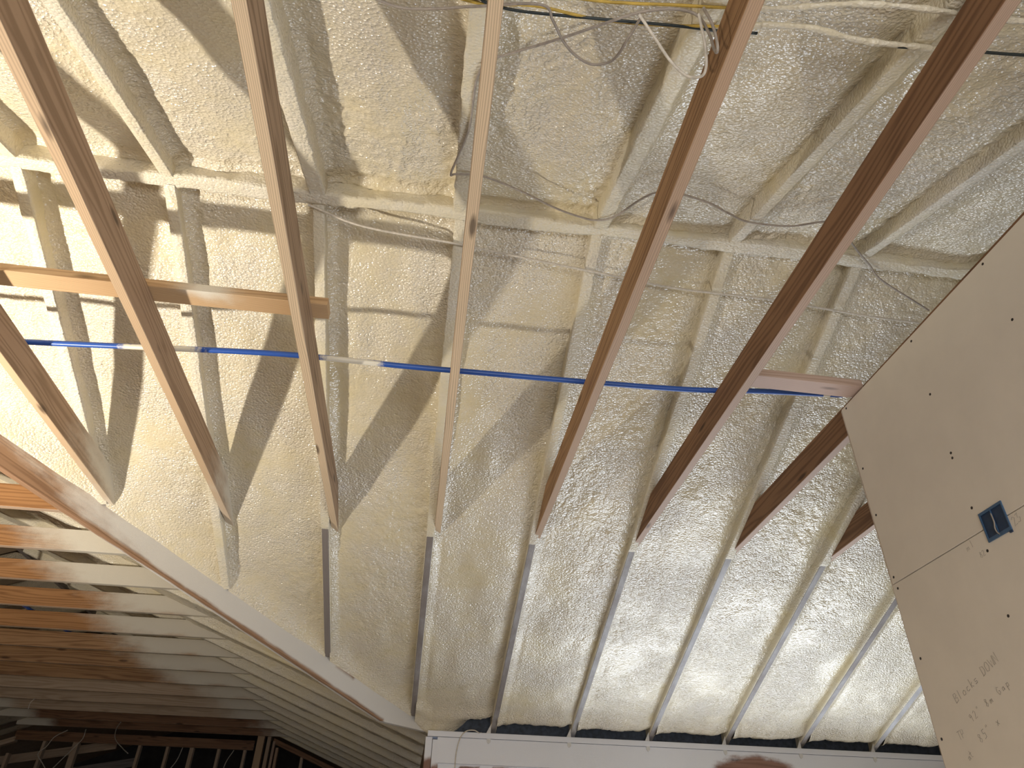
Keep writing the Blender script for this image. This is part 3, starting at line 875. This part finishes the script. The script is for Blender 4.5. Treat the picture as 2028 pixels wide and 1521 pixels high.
wire('cable', [(0.062, 1.153, 2.005), (0.01, 1.243, 2.039), (0.0, 1.488, 2.131), (-0.03, 1.66, 2.195), (-0.054, 1.79, 2.245), (-0.03, 1.785, 2.244), (0.077, 1.779, 2.241), (0.235, 1.852, 2.268), (0.385, 1.942, 2.302), (0.502, 1.985, 2.315), (0.571, 1.995, 2.32), (0.638, 1.955, 2.308), (0.75, 1.742, 2.228), (0.942, 1.762, 2.237), (1.076, 1.828, 2.262), (1.186, 1.875, 2.28), (1.359, 1.870, 2.278), (1.495, 1.800, 2.250), (1.62, 1.89, 2.29), (1.757, 2.01, 2.335), (1.86, 2.09, 2.345), (1.952, 2.155, 2.325), (2.248, 2.275, 2.287)], 0.0045,
     'thin grey cable draped in waves just under the ridge')
wire('cable_light', [(-0.65, 2.125, 2.354), (-0.415, 2.19, 2.329), (-0.017, 2.219, 2.318), (0.35, 2.253, 2.306), (0.704, 2.283, 2.294), (1.021, 2.31, 2.284), (1.462, 2.313, 2.283), (1.691, 2.325, 2.278), (1.977, 2.342, 2.272), (2.237, 2.347, 2.27)], 0.0052,
     'pale straight cable, part foamed, slanting below the ridge on the far slope')
wire('yellow', [(-2.2, 0.78, 1.869), (-1.2, 0.85, 1.895), (-0.35, 0.95, 1.933), (-0.1, 0.964, 1.939), (0.009, 0.975, 1.943), (0.145, 0.957, 1.936), (0.314, 0.971, 1.941), (0.495, 0.96, 1.937), (0.616, 0.941, 1.93), (0.72, 0.925, 1.923)], 0.0042,
     'yellow cable running beside the black one across the top')
wire('black', [(-2.2, 0.75, 1.858), (-1.2, 0.83, 1.888), (-0.30, 0.94, 1.929), (-0.04, 0.951, 1.934), (0.016, 0.97, 1.941), (0.107, 0.981, 1.945), (0.313, 0.968, 1.938), (0.535, 0.953, 1.932), (0.648, 0.95, 1.931), (0.758, 0.939, 1.927)], 0.0042,
     'black cable running across the top behind the middle tie')
wire('black', [(1.15, 0.915, 1.918), (1.238, 0.909, 1.918), (1.327, 0.898, 1.914), (1.438, 0.889, 1.91), (1.544, 0.88, 1.907), (1.75, 0.87, 1.9)], 0.0045,
     'black cable emerging from foam behind the dark red tie at upper right')
wire('yellow', [(0.10, 0.905, 1.92), (0.3, 0.913, 1.92), (0.511, 0.889, 1.91), (0.656, 0.873, 1.904), (0.72, 0.862, 1.90)], 0.0042,
     'yellow cable at the very top edge left of the knotty tie')


def foamed(pts, r, lb):
    o = tube('foamed_cable', MT['foam_coat'], pts, r, None, 10, 10, rad_fn=lambda f: 1 + 0.16 * math.sin(f * 31) + 0.12 * math.sin(f * 77 + 1))
    tagged(o, lb, 'cable', 'electrical cables in the roof')


foamed([(0.70, 0.925, 1.925), (0.746, 0.914, 1.92), (0.881, 0.899, 1.916), (1.036, 0.915, 1.922), (1.18, 0.91, 1.92), (1.27, 0.905, 1.917)], 0.0085, 'foam-covered lower cable between the knotty tie and the dark red tie')
foamed([(0.68, 0.870, 1.904), (0.796, 0.848, 1.895), (0.951, 0.807, 1.88), (1.092, 0.792, 1.874), (1.257, 0.788, 1.872), (1.5, 0.78, 1.87)], 0.0075, 'foam-covered upper cable arching from the knotty tie to the dark red tie')
wire('cable', [(-2.2, 0.70, 1.82), (-1.2, 0.80, 1.857), (-0.45, 0.94, 1.90), (-0.31, 0.98, 1.915), (-0.218, 1.007, 1.925), (-0.124, 0.995, 1.92), (-0.017, 0.969, 1.911), (0.154, 0.932, 1.897), (0.196, 0.977, 1.913), (0.236, 1.041, 1.938), (0.283, 1.089, 1.956), (0.341, 1.114, 1.965), (0.393, 1.084, 1.954), (0.412, 1.00, 1.925), (0.425, 0.93, 1.90)], 0.004,
     'grey cable with a drooping loop right of the middle tie')
wire('cable', [(0.061, 1.137, 1.974), (0.228, 1.035, 1.935), (0.338, 0.96, 1.907), (0.414, 0.912, 1.889), (0.493, 0.886, 1.879), (0.564, 0.893, 1.882), (0.588, 0.897, 1.80), (0.592, 0.90, 1.74), (0.590, 0.888, 1.70), (0.586, 0.872, 1.71), (0.580, 0.862, 1.78), (0.572, 0.868, 1.87)], 0.004,
     'grey cable rising to the right and looping against the knotty tie')
wire('cable_light', [(0.414, 0.914, 1.885), (0.436, 0.93, 1.87), (0.47, 0.955, 1.845), (0.515, 0.985, 1.805), (0.556, 0.995, 1.765), (0.585, 0.975, 1.735), (0.588, 0.945, 1.735), (0.580, 0.915, 1.78), (0.565, 0.885, 1.87)], 0.004,
     'paler grey cable hanging in a deep loop left of the knotty tie')

wire('cable_light', [(0.335, PLATE - .02, 0.50), (0.335, PLATE - .02, 0.66), (0.338, PLATE - .02, 0.80), (0.36, PLATE - .03, 0.90), (0.40, PLATE - .035, 0.948), (0.46, PLATE - .035, 0.958), (0.50, PLATE - .02, 0.944), (0.52, PLATE + .03, 0.955)], 0.004,
     'white cable looping over the top plate beside the corner post')

# ------------------------------------------------------------------ drywall partition
DX = 1.80
wl = empty('wall_partition', (DX + .05, 1.0, FL), 'bare tan drywall partition with screws and pencil notes', 'wall', kind='structure')
sheet_y0 = -1.2


def sheet(z0, z1, y1):
    ys_, b_ = (sheet_y0, y1), 0.0015
    V = [(DX, sheet_y0, z0 + b_), (DX, y1 - b_, z0 + b_), (DX, y1 - b_, z1 - b_), (DX, sheet_y0, z1 - b_)]
    V += [(DX + .002, sheet_y0, z0), (DX + .002, y1, z0), (DX + .002, y1, z1), (DX + .002, sheet_y0, z1)]
    V += [(DX + .0127, sheet_y0, z0), (DX + .0127, y1, z0), (DX + .0127, y1, z1), (DX + .0127, sheet_y0, z1)]
    F = [(3, 2, 1, 0), (8, 9, 10, 11)]
    for q in (0, 4):
        F += [(q + i, q + (i + 1) % 4, q + 4 + (i + 1) % 4, q + 4 + i) for i in range(4)]
    o = mesh('drywall_sheet', V, F, MT['drywall'], wl)
    return o


sheet(1.0, 1.812, 2.490)
sheet(-0.22, 0.997, 2.494)
sheet(FL + 0.01, -0.223, 2.494)
boxm('seam_backing', MT['pencil'], (DX + .0127, sheet_y0, 0.95), (DX + .0135, 2.45, 1.05), wl)
boxm('raw_edge', MT['drywall_edge'], (DX + 0.0015, 2.490, FL + .01), (DX + .0127, 2.4975, 1.808), wl)
for y in (2.465, 1.97, 1.53, 1.10, 0.65, 0.2, -0.3, -0.8):
    board('partition_stud', MT['pale'], (DX + .0147 + .045, y, FL), (DX + .0147 + .045, y, 1.69), (0, 1, 0), (1, 0, 0), TH, 0.0889 * .5, wl, None, step=0.4)
scr = [(1.535, 1.795), (1.53, 1.539), (1.958, 1.790), (1.966, 1.542), (2.454, 1.797), (1.974, 1.295), (1.976, 1.276), (2.462, 1.495), (2.466, 1.282), (1.975, 1.083), (1.978, 0.932), (2.471, 1.022), (2.466, 0.976), (1.994, 0.726), (2.456, 0.714), (2.471, 0.452), (1.53, 1.29), (1.10, 1.54), (1.53, 0.72)]
for (y, z) in scr:
    V = []; R_ = 0.0052
    for i in range(10):
        a = 2 * math.pi * i / 10; V.append((DX - 0.0004, y + R_ * math.cos(a), z + R_ * math.sin(a)))
    for i in range(10):
        a = 2 * math.pi * i / 10; V.append((DX - 0.0010, y + R_ * .45 * math.cos(a), z + R_ * .45 * math.sin(a)))
    for i in range(10):
        a = 2 * math.pi * i / 10; V.append((DX + 0.002, y + R_ * math.cos(a), z + R_ * math.sin(a)))
    F = [(i, (i + 1) % 10, 10 + (i + 1) % 10, 10 + i) for i in range(10)] + [tuple(range(10, 20))] + [(20 + i, 20 + (i + 1) % 10, (i + 1) % 10, i) for i in range(10)]
    mesh('screw', V, F, MT['screw'], wl)

# ---- blue two-gang box set in the seam
yb0, yb1, zb0, zb1 = 1.850, 1.957, 0.951, 1.050
ebx = empty('electrical_box', (DX, (yb0 + yb1) / 2, zb0), 'blue two-gang electrical box set in the drywall seam', 'electrical box')
wt = 0.005
x0, x1 = DX - 0.004, DX + 0.0012
# projecting rim; a flat plate in darkened blue imitates the shaded hollow
boxm('rim', MT['bluebox'], (x0, yb0, zb0), (x1, yb0 + wt, zb1), ebx)
boxm('rim', MT['bluebox'], (x0, yb1 - wt, zb0), (x1, yb1, zb1), ebx)
boxm('rim', MT['bluebox'], (x0, yb0 + wt, zb1 - .009), (x1, yb1 - wt, zb1), ebx)
boxm('rim', MT['bluebox'], (x0, yb0 + wt, zb0), (x1, yb1 - wt, zb0 + .011), ebx)
boxm('divider', MT['bluebox'], (x0, 1.903, zb0 + .011), (x1, 1.9055, zb1 - .009), ebx)
BLK = plain_mat('box_shaded_blue', (0.022, 0.045, 0.095), 0.5, 0.4, 0.2, 50)
boxm('hollow_shade', BLK, (DX - 0.0008, yb0 + wt, zb0 + .011), (DX + 0.001, yb1 - wt, zb1 - .009), ebx)
boxm('mounting_ear', BLK, (x0, yb0 + .000, zb0 - .007), (x1, yb0 + .012, zb0), ebx)
tube('cable_end', MT['cable'], [(DX - .003, 1.905, 1.03), (DX - .005, 1.903, 1.0), (DX - .006, 1.908, 0.98), (DX - .006, 1.906, 0.966), (DX - .005, 1.900, 0.956)], 0.0022, ebx, 6, 6)

# ---- pencil notes: strokes given as (y, z) on the sheet
from_px = []


def stroke(name, pts, w=0.0016, parent=wl):
    P = np.array([(DX - 0.0006, a, b) for a, b in pts], float)
    V = []; F = []
    for i in range(len(P)):
        t = P[min(i + 1, len(P) - 1)] - P[max(i - 1, 0)]
        n = np.array([0, -t[2], t[1]]); n /= np.linalg.norm(n) + 1e-9
        V += [P[i] + n * w / 2, P[i] - n * w / 2]
    for i in range(len(P) - 1):
        F.append((2 * i, 2 * i + 1, 2 * i + 3, 2 * i + 2))
    q = len(V)
    V += [np.array(p) + np.array([0.0005, 0, 0]) for p in V]
    return V, F + [tuple(q + i for i in reversed(f)) for f in F]


GL = {  # handwriting strokes in a unit box (x to the right, y up)
    'B': [[(0, 0), (.05, 1), (.45, .95), (.5, .7), (.1, .52), (.55, .4), (.55, .1), (0, 0)]],
    'l': [[(.2, 1), (.15, 0)]],
    'o': [[(.35, .5), (.05, .35), (.1, .02), (.4, 0), (.5, .3), (.35, .5)]],
    'c': [[(.45, .45), (.15, .45), (.05, .15), (.25, 0), (.5, .08)]],
    'k': [[(.1, 1), (.08, 0)], [(.45, .5), (.1, .25), (.5, 0)]],
    's': [[(.45, .48), (.1, .45), (.15, .25), (.45, .2), (.4, .02), (.05, 0)]],
    'D': [[(.1, 0), (.1, 1), (.5, .85), (.6, .4), (.4, .05), (.0, 0)]],
    'O': [[(.3, 1), (.02, .7), (.05, .1), (.4, 0), (.6, .4), (.5, .9), (.3, 1)]],
    'W': [[(0, 1), (.2, 0), (.4, .7), (.6, 0), (.8, 1)]],
    'N': [[(0, 0), (.05, 1), (.5, 0), (.55, 1.1)]],
    '9': [[(.5, .7), (.2, .55), (.1, .85), (.35, 1), (.5, .7), (.45, 0)]],
    '2': [[(.05, .8), (.3, 1), (.5, .75), (.05, 0), (.55, .05)]],
    '8': [[(.45, .85), (.2, 1), (.1, .75), (.5, .3), (.3, 0), (.05, .2), (.45, .85)]],
    '5': [[(.5, 1), (.12, 1), (.1, .6), (.45, .55), (.45, .1), (.05, 0)]],
    '"': [[(.15, 1.1), (.12, .85)], [(.32, 1.1), (.3, .85)]],
    'm': [[(0, 0), (.05, .5), (.2, .4), (.22, 0), (.25, .4), (.45, .45), (.48, 0)]],
    'G': [[(.5, .85), (.2, 1), (.02, .5), (.2, 0), (.5, .15), (.5, .45), (.3, .45)]],
    'a': [[(.4, .45), (.1, .4), (.08, .05), (.35, .1), (.42, .45), (.48, 0)]],
    'p': [[(.1, .5), (.05, -.4)], [(.1, .45), (.4, .45), (.4, .05), (.08, .05)]],
    't': [[(.2, .9), (.2, .05), (.4, 0)], [(.0, .55), (.4, .6)]],
    'T': [[(0, 1), (.6, 1)], [(.3, 1), (.28, 0)]],
    'P': [[(.1, 0), (.1, 1), (.5, .9), (.45, .5), (.1, .45)]],
    'x': [[(.05, .5), (.45, 0)], [(.45, .5), (.05, 0)]],
    '1': [[(.2, 1), (.2, 0)]], '3': [[(.05, .9), (.4, 1), (.2, .55), (.5, .4), (.3, 0), (.0, .1)]],
    ' ': [],
}


def note(text, y, z, size, ang, w=0.0017, adv=0.66):
    """writing runs toward -y on the sheet (the way it reads from the room); ang tilts it"""
    V = []; F = []
    ca, sa_ = math.cos(ang), math.sin(ang)
    cx = 0.0
    for ch in text:
        for st in GL.get(ch, []):
            pts = []
            for (a, b) in st:
                u = (cx + a) * size + random.uniform(-.02, .02) * size; v = b * size
                pts.append((y - (u * ca - v * sa_), z + (u * sa_ + v * ca)))
            v_, f_ = stroke('', pts, w)
            q = len(V); V += v_; F += [tuple(q + i for i in f) for f in f_]
        cx += adv
    return mesh('pencil_note', V, F, MT['pencil'], wl)


note('Blocks DOWN', 2.342, 0.541, 0.029, math.radians(17), 0.0014, 0.83)
note('92" 8m Gap', 2.300, 0.474, 0.024, math.radians(18), 0.0012, 0.98)
note('85" x', 2.288, 0.412, 0.026, math.radians(20), 0.0013, 0.98)
note('TP', 2.382, 0.434, 0.026, math.radians(12), 0.0009)
note('at', 2.366, 0.371, 0.024, math.radians(26), 0.0009)
note('m1', 2.060, 0.962, 0.026, math.radians(8), 0.0009, 0.9)
note('82', 2.014, 0.920, 0.020, math.radians(8), 0.0008)
note('23', 1.838, 0.955, 0.030, math.radians(12), 0.0010)

bpy.context.view_layer.update()
